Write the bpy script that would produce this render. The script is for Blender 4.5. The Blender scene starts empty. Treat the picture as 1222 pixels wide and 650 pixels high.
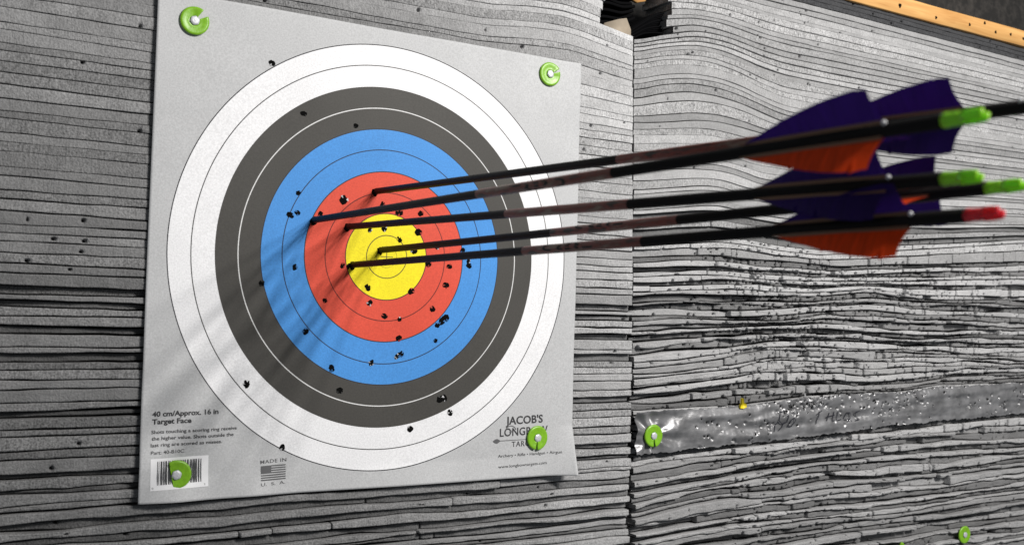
import bpy, math, random
import numpy as np
from mathutils import Vector, Matrix

random.seed(7)
RNG = np.random.default_rng(11)
S = 0.01                       # the wall is laid out in centimetres: x right, y up, z out of the wall
H0 = 1.30                      # height of the bullseye above the floor (m)
scene = bpy.context.scene
COL = scene.collection
PI = math.pi


# ------------------------------------------------------------------ helpers
def wv(P):
    P = np.asarray(P, float).reshape(-1, 3)
    return np.stack([P[:, 0] * S, -P[:, 2] * S, H0 + P[:, 1] * S], 1)


def raw_mesh(name, V, quads=None, polys=None, smooth=True):
    me = bpy.data.meshes.new(name)
    V = np.asarray(V, np.float32)
    me.vertices.add(len(V))
    me.vertices.foreach_set('co', V.ravel())
    if polys is not None:
        lens = np.array([len(p) for p in polys], np.int32)
        idx = np.array([i for p in polys for i in p], np.int32)
    else:
        q = np.asarray(quads, np.int32)
        lens = np.full(len(q), q.shape[1], np.int32)
        idx = q.ravel()
    st = np.concatenate([[0], np.cumsum(lens)[:-1]]).astype(np.int32)
    me.loops.add(len(idx))
    me.loops.foreach_set('vertex_index', idx)
    me.polygons.add(len(lens))
    me.polygons.foreach_set('loop_start', st)
    me.polygons.foreach_set('loop_total', lens)
    me.update(calc_edges=True)
    me.validate()
    if smooth:
        me.polygons.foreach_set('use_smooth', np.ones(len(me.polygons), bool))
    return me


def grid_quads(r, c, wrap=False, base=0):
    i, j = np.meshgrid(np.arange(r - 1), np.arange(c if wrap else c - 1), indexing='ij')
    j2 = (j + 1) % c
    return np.stack([i * c + j, i * c + j2, (i + 1) * c + j2, (i + 1) * c + j], -1).reshape(-1, 4) + base


def link(name, me, mat, parent=None):
    o = bpy.data.objects.new(name, me)
    COL.objects.link(o)
    if mat is not None and me is not None and len(me.materials) == 0:
        me.materials.append(mat)
    if parent is not None:
        o.parent = parent
    return o


def wall_obj(name, P, mat, parent=None, quads=None, polys=None, smooth=True):
    """mesh given in wall centimetres, hung under an (unrotated) Empty or at top level"""
    V = wv(P)
    org = np.array(parent.location) if parent is not None else V.mean(0)
    o = link(name, raw_mesh(name, V - org, quads, polys, smooth), mat, parent)
    if parent is None:
        o.location = Vector(org)
    return o


def tag(o, label, cat, group=None):
    o['label'] = label
    o['category'] = cat
    if group:
        o['group'] = group
    return o


def thing(name, label, cat, p, group=None):
    o = bpy.data.objects.new(name, None)
    COL.objects.link(o)
    o.empty_display_size = 0.02
    o.location = Vector(wv([p])[0])
    return tag(o, label, cat, group)


def box_pv(x0, x1, y0, y1, z0, z1):
    P = [(x, y, z) for z in (z0, z1) for y in (y0, y1) for x in (x0, x1)]
    F = [(0, 2, 3, 1), (4, 5, 7, 6), (0, 1, 5, 4), (2, 6, 7, 3), (0, 4, 6, 2), (1, 3, 7, 5)]
    return P, F


def sn(x, scale, rng):
    """smooth 1-D noise, roughly -1..1"""
    x = np.asarray(x, float)
    lo, hi = x.min() - scale * 3, x.max() + scale * 3
    n = int((hi - lo) / scale) + 4
    k = rng.uniform(-1, 1, n)
    t = (x - lo) / scale
    i = np.clip(t.astype(int), 0, n - 2)
    f = t - i
    f = f * f * (3 - 2 * f)
    return k[i] * (1 - f) + k[i + 1] * f


def noise2(nx, ny, cx, cy, rng):
    """smooth 2-D value noise sampled on an nx x ny grid with cx x cy cells"""
    g = rng.uniform(-1, 1, (cx + 2, cy + 2))
    tx = np.linspace(0, cx, nx); ty = np.linspace(0, cy, ny)
    ix = np.minimum(tx.astype(int), cx); iy = np.minimum(ty.astype(int), cy)
    fx = tx - ix; fy = ty - iy
    fx = (fx * fx * (3 - 2 * fx))[:, None]; fy = (fy * fy * (3 - 2 * fy))[None]
    a = g[ix][:, iy]; b = g[ix + 1][:, iy]; c = g[ix][:, iy + 1]; d = g[ix + 1][:, iy + 1]
    return (a * (1 - fx) + b * fx) * (1 - fy) + (c * (1 - fx) + d * fx) * fy


# ------------------------------------------------------------------ materials
def new_mat(name):
    m = bpy.data.materials.new(name)
    m.use_nodes = True
    nt = m.node_tree
    b = nt.nodes['Principled BSDF']
    return m, nt, b, nt.nodes, nt.links


def simple_mat(name, col, rough=0.5, metal=0.0, bump=0.0, bscale=400, var=0.0, spec=0.5, coat=0.0):
    m, nt, b, N, L = new_mat(name)
    b.inputs['Base Color'].default_value = (*col, 1)
    b.inputs['Roughness'].default_value = rough
    b.inputs['Metallic'].default_value = metal
    b.inputs['Specular IOR Level'].default_value = spec
    b.inputs['Coat Weight'].default_value = coat
    tc = N.new('ShaderNodeTexCoord')
    if bump or var:
        n = N.new('ShaderNodeTexNoise')
        n.inputs['Scale'].default_value = bscale
        n.inputs['Detail'].default_value = 4
        L.new(tc.outputs['Object'], n.inputs['Vector'])
        if bump:
            bp = N.new('ShaderNodeBump')
            bp.inputs['Strength'].default_value = bump
            bp.inputs['Distance'].default_value = 0.001
            L.new(n.outputs['Fac'], bp.inputs['Height'])
            L.new(bp.outputs['Normal'], b.inputs['Normal'])
        if var:
            r = N.new('ShaderNodeMapRange')
            r.inputs['From Min'].default_value = 0.3; r.inputs['From Max'].default_value = 0.7
            r.inputs['To Min'].default_value = 1 - var; r.inputs['To Max'].default_value = 1 + var
            L.new(n.outputs['Fac'], r.inputs['Value'])
            v = N.new('ShaderNodeVectorMath'); v.operation = 'SCALE'
            v.inputs[0].default_value = col
            L.new(r.outputs['Result'], v.inputs['Scale'])
            L.new(v.outputs['Vector'], b.inputs['Base Color'])
    return m


def foam_material(name, base):
    m, nt, b, N, L = new_mat(name)
    b.inputs['Roughness'].default_value = 0.9
    b.inputs['Specular IOR Level'].default_value = 0.25
    tc = N.new('ShaderNodeTexCoord')
    at = N.new('ShaderNodeAttribute'); at.attribute_name = 'tone'
    # saw marks: fine across x, long across the sheet thickness
    mp = N.new('ShaderNodeMapping'); mp.inputs['Scale'].default_value = (800, 400, 190)
    L.new(tc.outputs['Object'], mp.inputs['Vector'])
    n1 = N.new('ShaderNodeTexNoise'); n1.inputs['Scale'].default_value = 1.0; n1.inputs['Detail'].default_value = 3
    L.new(mp.outputs['Vector'], n1.inputs['Vector'])
    n2 = N.new('ShaderNodeTexNoise'); n2.inputs['Scale'].default_value = 620; n2.inputs['Detail'].default_value = 4
    L.new(tc.outputs['Object'], n2.inputs['Vector'])
    n3 = N.new('ShaderNodeTexNoise'); n3.inputs['Scale'].default_value = 40; n3.inputs['Detail'].default_value = 5
    L.new(tc.outputs['Object'], n3.inputs['Vector'])
    h1 = N.new('ShaderNodeMath'); h1.operation = 'MULTIPLY_ADD'; h1.inputs[1].default_value = .7; h1.inputs[2].default_value = .15
    L.new(n1.outputs['Fac'], h1.inputs[0])
    h2 = N.new('ShaderNodeMath'); h2.operation = 'MULTIPLY_ADD'; h2.inputs[1].default_value = 1.25; h2.inputs[2].default_value = -.125
    L.new(n2.outputs['Fac'], h2.inputs[0])
    add = N.new('ShaderNodeMath'); add.operation = 'ADD'
    L.new(h1.outputs[0], add.inputs[0]); L.new(h2.outputs[0], add.inputs[1])
    mr = N.new('ShaderNodeMapRange')
    mr.inputs['From Min'].default_value = 0.72; mr.inputs['From Max'].default_value = 1.28
    mr.inputs['To Min'].default_value = 0.66; mr.inputs['To Max'].default_value = 1.28
    L.new(add.outputs[0], mr.inputs['Value'])
    mr3 = N.new('ShaderNodeMapRange')
    mr3.inputs['From Min'].default_value = 0.3; mr3.inputs['From Max'].default_value = 0.7
    mr3.inputs['To Min'].default_value = 0.90; mr3.inputs['To Max'].default_value = 1.09
    L.new(n3.outputs['Fac'], mr3.inputs['Value'])
    ag = N.new('ShaderNodeAttribute'); ag.attribute_name = 'grain'
    s1 = N.new('ShaderNodeMath'); s1.operation = 'SUBTRACT'; s1.inputs[1].default_value = 1.0
    L.new(mr.outputs[0], s1.inputs[0])
    s2 = N.new('ShaderNodeMath'); s2.operation = 'MULTIPLY_ADD'; s2.inputs[2].default_value = 1.0
    L.new(s1.outputs[0], s2.inputs[0]); L.new(ag.outputs['Fac'], s2.inputs[1])
    mu = N.new('ShaderNodeMath'); mu.operation = 'MULTIPLY'
    L.new(s2.outputs[0], mu.inputs[0]); L.new(mr3.outputs[0], mu.inputs[1])
    mu2 = N.new('ShaderNodeMath'); mu2.operation = 'MULTIPLY'
    L.new(mu.outputs[0], mu2.inputs[0]); L.new(at.outputs['Fac'], mu2.inputs[1])
    sc = N.new('ShaderNodeVectorMath'); sc.operation = 'SCALE'
    sc.inputs[0].default_value = base
    L.new(mu2.outputs[0], sc.inputs['Scale'])
    L.new(sc.outputs['Vector'], b.inputs['Base Color'])
    bp = N.new('ShaderNodeBump'); bp.inputs['Strength'].default_value = 0.6; bp.inputs['Distance'].default_value = 0.0012
    L.new(add.outputs[0], bp.inputs['Height'])
    L.new(bp.outputs['Normal'], b.inputs['Normal'])
    return m


def target_material():
    m, nt, b, N, L = new_mat('target_paper')
    b.inputs['Roughness'].default_value = 0.62
    b.inputs['Specular IOR Level'].default_value = 0.3
    tc = N.new('ShaderNodeTexCoord')
    sep = N.new('ShaderNodeSeparateXYZ')
    L.new(tc.outputs['Object'], sep.inputs[0])
    cb = N.new('ShaderNodeCombineXYZ')
    L.new(sep.outputs['X'], cb.inputs['X']); L.new(sep.outputs['Z'], cb.inputs['Y'])
    ln = N.new('ShaderNodeVectorMath'); ln.operation = 'LENGTH'
    L.new(cb.outputs[0], ln.inputs[0])
    sc = N.new('ShaderNodeMath'); sc.operation = 'MULTIPLY'
    sc.inputs[1].default_value = 100.0 / 24.0
    L.new(ln.outputs['Value'], sc.inputs[0])
    ramp = N.new('ShaderNodeValToRGB')
    ramp.color_ramp.interpolation = 'CONSTANT'
    Y = (.90, .76, .012); R = (.70, .080, .045); B = (.062, .275, .68); K = (.060, .057, .052); Wt = (.84, .84, .86); G = (.50, .505, .515)
    ink = (.03, .03, .035); lt = (.72, .72, .72)
    stops = [(0, Y)]

    def ring(r, after, line, w=.045):
        stops.append((r - w, line)); stops.append((r + w, after))
    ring(2, Y, (.16, .13, .02)); ring(4, R, (.10, .02, .02)); ring(6, R, (.16, .02, .015), .035); ring(8, B, ink); ring(10, B, (.02, .04, .09), .035)
    ring(12, K, ink); ring(14, K, lt, .05); ring(16, Wt, ink, .02); ring(18, Wt, (.08, .08, .08), .05); ring(20, G, ink, .055)
    el = ramp.color_ramp.elements
    el[0].position = 0; el[0].color = (*Y, 1)
    el[1].position = stops[1][0] / 24; el[1].color = (*stops[1][1], 1)
    for r, c in stops[2:]:
        e = el.new(r / 24); e.color = (*c, 1)
    L.new(sc.outputs[0], ramp.inputs['Fac'])
    # ink and paper grain
    n = N.new('ShaderNodeTexNoise'); n.inputs['Scale'].default_value = 700; n.inputs['Detail'].default_value = 4
    L.new(tc.outputs['Object'], n.inputs['Vector'])
    n2 = N.new('ShaderNodeTexNoise'); n2.inputs['Scale'].default_value = 14; n2.inputs['Detail'].default_value = 3
    L.new(tc.outputs['Object'], n2.inputs['Vector'])
    r1 = N.new('ShaderNodeMapRange'); r1.inputs['From Min'].default_value = .3; r1.inputs['From Max'].default_value = .7
    r1.inputs['To Min'].default_value = .87; r1.inputs['To Max'].default_value = 1.10
    L.new(n.outputs['Fac'], r1.inputs['Value'])
    r2 = N.new('ShaderNodeMapRange'); r2.inputs['From Min'].default_value = .3; r2.inputs['From Max'].default_value = .7
    r2.inputs['To Min'].default_value = .96; r2.inputs['To Max'].default_value = 1.04
    L.new(n2.outputs['Fac'], r2.inputs['Value'])
    mu = N.new('ShaderNodeMath'); mu.operation = 'MULTIPLY'
    L.new(r1.outputs[0], mu.inputs[0]); L.new(r2.outputs[0], mu.inputs[1])
    vs = N.new('ShaderNodeVectorMath'); vs.operation = 'SCALE'
    L.new(ramp.outputs['Color'], vs.inputs[0]); L.new(mu.outputs[0], vs.inputs['Scale'])
    L.new(vs.outputs['Vector'], b.inputs['Base Color'])
    bp = N.new('ShaderNodeBump'); bp.inputs['Strength'].default_value = .12; bp.inputs['Distance'].default_value = .0005
    L.new(n.outputs['Fac'], bp.inputs['Height']); L.new(bp.outputs['Normal'], b.inputs['Normal'])
    return m


def feather_material(name, col, trans):
    m, nt, b, N, L = new_mat(name)
    tc = N.new('ShaderNodeTexCoord')
    mp = N.new('ShaderNodeMapping'); mp.inputs['Rotation'].default_value = (0, math.radians(32), 0)
    mp.inputs['Scale'].default_value = (60, 60, 1500)
    L.new(tc.outputs['Object'], mp.inputs['Vector'])
    n = N.new('ShaderNodeTexNoise'); n.inputs['Scale'].default_value = 1; n.inputs['Detail'].default_value = 3
    L.new(mp.outputs['Vector'], n.inputs['Vector'])
    r = N.new('ShaderNodeMapRange'); r.inputs['From Min'].default_value = .3; r.inputs['From Max'].default_value = .7
    r.inputs['To Min'].default_value = .65; r.inputs['To Max'].default_value = 1.3
    L.new(n.outputs['Fac'], r.inputs['Value'])
    vs = N.new('ShaderNodeVectorMath'); vs.operation = 'SCALE'; vs.inputs[0].default_value = col
    L.new(r.outputs[0], vs.inputs['Scale'])
    L.new(vs.outputs['Vector'], b.inputs['Base Color'])
    b.inputs['Roughness'].default_value = .6
    b.inputs['Specular IOR Level'].default_value = .2
    b.inputs['Sheen Weight'].default_value = .0
    bp = N.new('ShaderNodeBump'); bp.inputs['Strength'].default_value = .5; bp.inputs['Distance'].default_value = .0006
    L.new(n.outputs['Fac'], bp.inputs['Height']); L.new(bp.outputs['Normal'], b.inputs['Normal'])
    tr = N.new('ShaderNodeBsdfTranslucent')
    L.new(vs.outputs['Vector'], tr.inputs['Color'])
    mx = N.new('ShaderNodeMixShader'); mx.inputs['Fac'].default_value = trans
    L.new(b.outputs[0], mx.inputs[1]); L.new(tr.outputs[0], mx.inputs[2])
    L.new(mx.outputs[0], N['Material Output'].inputs['Surface'])
    return m


def wood_material():
    m, nt, b, N, L = new_mat('pine_wood')
    tc = N.new('ShaderNodeTexCoord')
    mp = N.new('ShaderNodeMapping'); mp.inputs['Scale'].default_value = (12, 160, 160)
    L.new(tc.outputs['Object'], mp.inputs['Vector'])
    n = N.new('ShaderNodeTexNoise'); n.inputs['Scale'].default_value = 1; n.inputs['Detail'].default_value = 5
    n.inputs['Distortion'].default_value = .6
    L.new(mp.outputs['Vector'], n.inputs['Vector'])
    cr = N.new('ShaderNodeValToRGB')
    cr.color_ramp.elements[0].position = .3; cr.color_ramp.elements[0].color = (.50, .245, .07, 1)
    cr.color_ramp.elements[1].position = .7; cr.color_ramp.elements[1].color = (.70, .40, .14, 1)
    L.new(n.outputs['Fac'], cr.inputs['Fac'])
    L.new(cr.outputs['Color'], b.inputs['Base Color'])
    b.inputs['Roughness'].default_value = .65
    bp = N.new('ShaderNodeBump'); bp.inputs['Strength'].default_value = .3; bp.inputs['Distance'].default_value = .001
    L.new(n.outputs['Fac'], bp.inputs['Height']); L.new(bp.outputs['Normal'], b.inputs['Normal'])
    return m


def backdrop_material():
    m, nt, b, N, L = new_mat('dark_panel')
    tc = N.new('ShaderNodeTexCoord')
    n = N.new('ShaderNodeTexNoise'); n.inputs['Scale'].default_value = 60; n.inputs['Detail'].default_value = 6; n.inputs['Roughness'].default_value = .7
    L.new(tc.outputs['Object'], n.inputs['Vector'])
    cr = N.new('ShaderNodeValToRGB')
    cr.color_ramp.elements[0].position = .45; cr.color_ramp.elements[0].color = (.012, .011, .010, 1)
    cr.color_ramp.elements[1].position = .80; cr.color_ramp.elements[1].color = (.07, .062, .055, 1)
    L.new(n.outputs['Fac'], cr.inputs['Fac'])
    L.new(cr.outputs['Color'], b.inputs['Base Color'])
    b.inputs['Roughness'].default_value = .8
    return m


def wrap_material():
    m, nt, b, N, L = new_mat('camo_decal')
    tc = N.new('ShaderNodeTexCoord')
    mp = N.new('ShaderNodeMapping'); mp.inputs['Scale'].default_value = (200, 200, 45)
    L.new(tc.outputs['Object'], mp.inputs['Vector'])
    n = N.new('ShaderNodeTexNoise'); n.inputs['Scale'].default_value = 1; n.inputs['Detail'].default_value = 4
    L.new(mp.outputs['Vector'], n.inputs['Vector'])
    cr = N.new('ShaderNodeValToRGB')
    e = cr.color_ramp.elements
    e[0].position = .36; e[0].color = (.03, .02, .016, 1)
    e[1].position = .66; e[1].color = (.26, .18, .14, 1)
    k = e.new(.46); k.color = (.24, .045, .03, 1)
    k = e.new(.56); k.color = (.17, .055, .04, 1)
    L.new(n.outputs['Fac'], cr.inputs['Fac'])
    L.new(cr.outputs['Color'], b.inputs['Base Color'])
    b.inputs['Roughness'].default_value = .4
    return m


def tape_material():
    m, nt, b, N, L = new_mat('duct_tape')
    b.inputs['Metallic'].default_value = .45
    b.inputs['Roughness'].default_value = .38
    tc = N.new('ShaderNodeTexCoord')
    n = N.new('ShaderNodeTexNoise'); n.inputs['Scale'].default_value = 45; n.inputs['Detail'].default_value = 5
    L.new(tc.outputs['Object'], n.inputs['Vector'])
    cr = N.new('ShaderNodeValToRGB')
    cr.color_ramp.elements[0].position = .3; cr.color_ramp.elements[0].color = (.15, .15, .155, 1)
    cr.color_ramp.elements[1].position = .7; cr.color_ramp.elements[1].color = (.34, .34, .35, 1)
    L.new(n.outputs['Fac'], cr.inputs['Fac']); L.new(cr.outputs['Color'], b.inputs['Base Color'])
    mp = N.new('ShaderNodeMapping'); mp.inputs['Scale'].default_value = (120, 120, 260)
    L.new(tc.outputs['Object'], mp.inputs['Vector'])
    n2 = N.new('ShaderNodeTexNoise'); n2.inputs['Scale'].default_value = 1; n2.inputs['Detail'].default_value = 3
    L.new(mp.outputs['Vector'], n2.inputs['Vector'])
    bp = N.new('ShaderNodeBump'); bp.inputs['Strength'].default_value = .25; bp.inputs['Distance'].default_value = .002
    L.new(n2.outputs['Fac'], bp.inputs['Height']); L.new(bp.outputs['Normal'], b.inputs['Normal'])
    return m


M_FOAM = foam_material('grey_foam', (.42, .42, .425))
M_DARKFOAM = foam_material('dark_foam', (.055, .056, .06))
M_PAPER = target_material()
M_INK = simple_mat('printing_ink', (.035, .035, .038), .7)
M_GREYINK = simple_mat('grey_ink', (.10, .10, .105), .7)
M_LABEL = simple_mat('label_white', (.80, .80, .82), .6)
M_BLACKFOAM = simple_mat('black_foam', (.0045, .0045, .005), 1.0, spec=.02)
M_HOLE = simple_mat('hole_black', (.006, .006, .006), 1.0, spec=.0)
M_TORN = simple_mat('torn_paper', (.52, .52, .53), .8)
M_GREEN = simple_mat('green_plastic', (.20, .44, .018), .36, bump=.15, bscale=300, var=.12)
M_STEEL = simple_mat('nail_steel', (.58, .59, .62), .45, metal=.25, bump=.3, bscale=500)
M_WOOD = wood_material()
M_BACK = backdrop_material()
M_CARBON = simple_mat('carbon_shaft', (.009, .008, .008), .55, bump=.1, bscale=900, spec=.18)
M_WRAP = wrap_material()
M_PURPLE = feather_material('purple_feather', (.022, .005, .12), .12)
M_ORANGE = feather_material('orange_feather', (.86, .070, .010), .40)
M_QUILL = simple_mat('feather_quill', (.22, .12, .07), .5)
M_GLUE = simple_mat('white_glue', (.8, .8, .82), .3)
M_TAPE = tape_material()
M_MARKER = simple_mat('marker_ink', (.012, .012, .02), .5)
M_YELLOWSCRAP = simple_mat('yellow_plastic', (.85, .66, .02), .45)
M_BEIGE = simple_mat('beige_card', (.30, .25, .19), .8, var=.15, bscale=80)
M_SHAFTINK = simple_mat('shaft_lettering', (.008, .007, .007), .6)


def nock_material(name, col):
    m, nt, b, N, L = new_mat(name)
    b.inputs['Base Color'].default_value = (*col, 1)
    b.inputs['Roughness'].default_value = .28
    b.inputs['Transmission Weight'].default_value = .35
    b.inputs['Subsurface Weight'].default_value = .35
    b.inputs['Subsurface Radius'].default_value = (.003, .003, .003)
    b.inputs['Subsurface Scale'].default_value = 1.0
    return m


M_NOCKG = nock_material('green_nock_plastic', (.42, .95, .035))
M_NOCKR = nock_material('red_nock_plastic', (.90, .035, .06))

# ------------------------------------------------------------------ setting: the dark wall behind the foam
P, F = box_pv(-70, 150, -70, 75, -14, -12)
bw = wall_obj('backdrop_wall', P, M_BACK, polys=F, smooth=False)
bw['kind'] = 'structure'

# ------------------------------------------------------------------ foam stacks
XG = np.arange(-45, 112.01, .25)


def smooth_curve(pts, width=2.5):
    p = np.array(pts, float)
    y = np.interp(XG, p[:, 0], p[:, 1])
    k = np.hanning(int(width / .25) * 2 + 3); k /= k.sum()
    n = len(k) // 2
    return np.convolve(np.pad(y, n, mode='edge'), k, 'valid')


def foam_sheet(top, bot, x0, x1, rng, parent, mat, name='foam_sheet', recess=0., rough=0., radius=.06, gap=.03,
               gapvar=.04, notches=(), holes=(), tone=1., tonefn=None, step=.3, zbase=0., grain=None):
    """one sheet of the stack: a slab whose front edge faces the archer; top/bot are curves over XG"""
    xs = [np.arange(x0, x1, step), [x1]]
    for xn, w, d in notches:
        if x0 < xn < x1:
            xs.append(xn + w * np.array([-3.2, -2.2, -1.5, -1.05, -.75, -.4, 0, .4, .75, 1.05, 1.5, 2.2, 3.2]))
    for xn, v0, w in holes:
        if x0 < xn < x1:
            xs.append(xn + w * np.array([-1.6, -1, -.6, -.25, 0, .25, .6, 1, 1.6]))
    xs = np.unique(np.round(np.clip(np.concatenate(xs), x0, x1), 3))
    T = np.interp(xs, XG, top); Bt = np.interp(xs, XG, bot)
    g = gap + gapvar * np.clip(sn(xs, 7, rng), 0, 1) ** 1.5 + .4 * gapvar * np.clip(sn(xs, 2.2, rng), 0, 1)
    half = np.maximum((T - Bt) / 2 - g, .05)
    yc = (T + Bt) / 2
    zf = zbase - recess * (1 + .45 * sn(xs, 9, rng)) + .05 * sn(xs, 5, rng) + (.03 + rough * .12) * sn(xs, 1.3, rng)
    # broken pieces: own offset, rounded ends, dark slits between them
    ns = sorted([n for n in notches if x0 < n[0] < x1])
    if ns:
        ed = np.array([n[0] for n in ns])
        pi = np.searchsorted(ed, xs)
        off = rng.uniform(-.45, .12, len(ed) + 1) * rough - (rng.random(len(ed) + 1) < .13) * rng.uniform(.3, .9, len(ed) + 1) * min(1, rough * 1.5)
        dy = rng.uniform(-.09, .09, len(ed) + 1) * rough
        sl = rng.uniform(-.02, .02, len(ed) + 1) * rough
        ctr = np.concatenate([[ed[0] - 2], (ed[1:] + ed[:-1]) / 2, [ed[-1] + 2]])
        zf = zf + off[pi]
        yc = yc + dy[pi] + sl[pi] * np.clip(xs - ctr[pi], -2, 2)
        for xn, w, d in ns:
            u = np.abs((xs - xn) / w)
            zf = zf - d * np.clip((1.1 - u) / .35, 0, 1) - .10 * np.exp(-(u / 2.0) ** 2)
            half = half * (1 - .20 * np.exp(-(u / 1.8) ** 2))
    # rounded free ends
    for xe in (x0, x1):
        u = np.abs(xs - xe)
        zf = zf - .12 * np.exp(-(u / .12) ** 2)
    r = np.minimum(radius, half * .7)
    # rows: (a, kind) over the profile, from the back over the top edge, down the face, to the back again
    face = np.array([.93, .7, .4, .1, -.2, -.5, -.75, -.93])
    rows = []
    rows.append((yc + half, np.full_like(xs, -5.0)))
    rows.append((yc + half, np.minimum(zf - 1.2, -1.0)))
    yy = half - r
    he = np.zeros((2, len(xs)))
    for xn, v0, w in holes:
        if x0 < xn < x1:
            for e, vv in ((0, 1.05), (1, -1.05)):
                uy = (vv - v0) * float(np.mean(half)) / (w * .9)
                he[e] += np.exp(-(((xs - xn) / w) ** 2 + uy ** 2) * 1.6) * 1.1
    rows.append((yc + half, zf - r - he[0]))
    rows.append((yc + half - .29 * r, zf - .29 * r - he[0]))
    hb = np.zeros((len(face), len(xs)))
    for xn, v0, w in holes:
        if x0 < xn < x1:
            ux = (xs - xn) / w
            uy = (face - v0) * float(np.mean(half)) / (w * .9)
            hb += np.exp(-(ux[None] ** 2 + uy[:, None] ** 2) * 1.6) * 1.1
    cr = .015 + .05 * rough
    for i, a in enumerate(face):
        rows.append((yc + yy * a / .93, zf - hb[i] + cr * rng.uniform(-1, 1, len(xs))))
    rows.append((yc - half + .29 * r, zf - .29 * r - he[1]))
    rows.append((yc - half, zf - r - he[1]))
    rows.append((yc - half, np.minimum(zf - 1.2, -1.0)))
    rows.append((yc - half, np.full_like(xs, -5.0)))
    n = len(rows); c = len(xs)
    V = np.zeros((n, c, 3))
    for i, (y, z) in enumerate(rows):
        V[i, :, 0] = xs; V[i, :, 1] = y; V[i, :, 2] = z
    q = grid_quads(n, c)[:, ::-1]
    caps = [tuple(range(0, n * c, c)), tuple(range(c - 1, n * c, c))[::-1]]
    lens = [tuple(x) for x in q.tolist()] + caps
    o = wall_obj(name, V.reshape(-1, 3), mat, parent, polys=lens)
    tn = np.ones((n, c)) * tone
    if tonefn is not None:
        tn = tn * tonefn(V[:, :, 0], V[:, :, 1])
    tn = tn * (1 + .07 * sn(xs, 4, rng))[None]
    a = o.data.attributes.new('tone', 'FLOAT', 'POINT')
    a.data.foreach_set('value', tn.astype(np.float32).ravel())
    a = o.data.attributes.new('grain', 'FLOAT', 'POINT')
    a.data.foreach_set('value', np.full(n * c, grain if grain else rng.choice([.5, .8, 1.1, 1.5]), np.float32))
    return o


def cut(T, f):
    return T[0] * (1 - f) + T[1] * f


# ---- left stack: level sheets that hump and dip where they meet the right stack near the top
hump_x = np.array([-45, 3, 10, 14.5, 18.4, 21.3, 24, 28.7, 32]); hump_y = np.array([0, 0, .05, .6, .95, .85, .4, -.35, -.5])


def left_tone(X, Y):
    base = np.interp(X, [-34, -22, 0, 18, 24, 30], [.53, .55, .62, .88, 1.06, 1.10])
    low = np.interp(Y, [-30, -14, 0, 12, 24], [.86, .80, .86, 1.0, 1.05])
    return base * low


left = thing('foam_backstop', 'left stack of level grey foam sheets behind the paper target', 'foam backstop', (0, -36, 0))
rng = np.random.default_rng(5)
hump = np.interp(XG, hump_x, hump_y)
kk = np.hanning(25); kk /= kk.sum()
hump = np.convolve(np.pad(hump, 12, mode='edge'), kk, 'valid')


def left_curve(y, wob):
    w = np.clip((y - 14) / 10, 0, 1)
    low = np.clip((-y - 16) / 8, 0, 1)
    return y + w * hump + wob * sn(XG, 12, rng) + .035 * sn(XG, 2.0, rng) + low * .18 * sn(XG, 6, rng)


y = 36.0
ytop = left_curve(y, .05)
idx = 0
prev_rec = False
while y > -34:
    t = rng.choice([.62, .78, .92, 1.1]) * rng.uniform(.92, 1.08)
    if y < 2:
        t *= .88
    y2 = y - t
    ybot = left_curve(y2, .07)
    lowness = np.interp((y + y2) / 2, [-24, -14, 1, 9], [1, .85, .55, .05])
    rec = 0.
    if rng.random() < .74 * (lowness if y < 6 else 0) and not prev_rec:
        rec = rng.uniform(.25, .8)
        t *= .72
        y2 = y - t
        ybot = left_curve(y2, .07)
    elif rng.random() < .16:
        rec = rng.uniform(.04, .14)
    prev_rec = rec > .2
    seam = np.interp((y + y2) / 2, [-30, 25], [30.2, 28.75])
    end = seam - .07 * rng.random() - (.25 * rng.random() + .12) * np.interp(y, [-30, -18, -10, 0], [1.3, 1.0, .45, .02])
    yr = np.interp(24.5, XG, ytop)
    if yr > 27.0:
        end = 24.55 + rng.uniform(-.5, .35)
    holes = []
    for _ in range(rng.poisson(2.0 if y > -16 else 1.2)):
        holes.append((rng.uniform(-33, 29), rng.uniform(-.9, .9), rng.uniform(.10, .19)))
    notches = []
    if y < -20.5:
        for _ in range(rng.poisson(.7)):
            notches.append((rng.uniform(-16, 14), rng.uniform(.03, .09), rng.uniform(.3, 1.0)))
    elif y < -50:
        notches.append((rng.uniform(-33, -22), rng.uniform(.05, .1), rng.uniform(.2, .5)))
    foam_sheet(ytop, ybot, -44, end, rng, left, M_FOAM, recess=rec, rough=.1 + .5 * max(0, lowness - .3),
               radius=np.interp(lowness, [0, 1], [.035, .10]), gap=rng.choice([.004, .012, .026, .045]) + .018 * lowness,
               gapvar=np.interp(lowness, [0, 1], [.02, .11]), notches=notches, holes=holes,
               tone=rng.uniform(.78, 1.16) * (.55 if rec > .2 else 1), tonefn=left_tone, zbase=-.12 - .05 * rng.random())  # recessed sheets get a darker colour that paints in the groove's shade
    y, ytop = y2, ybot
    idx += 1

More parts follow.
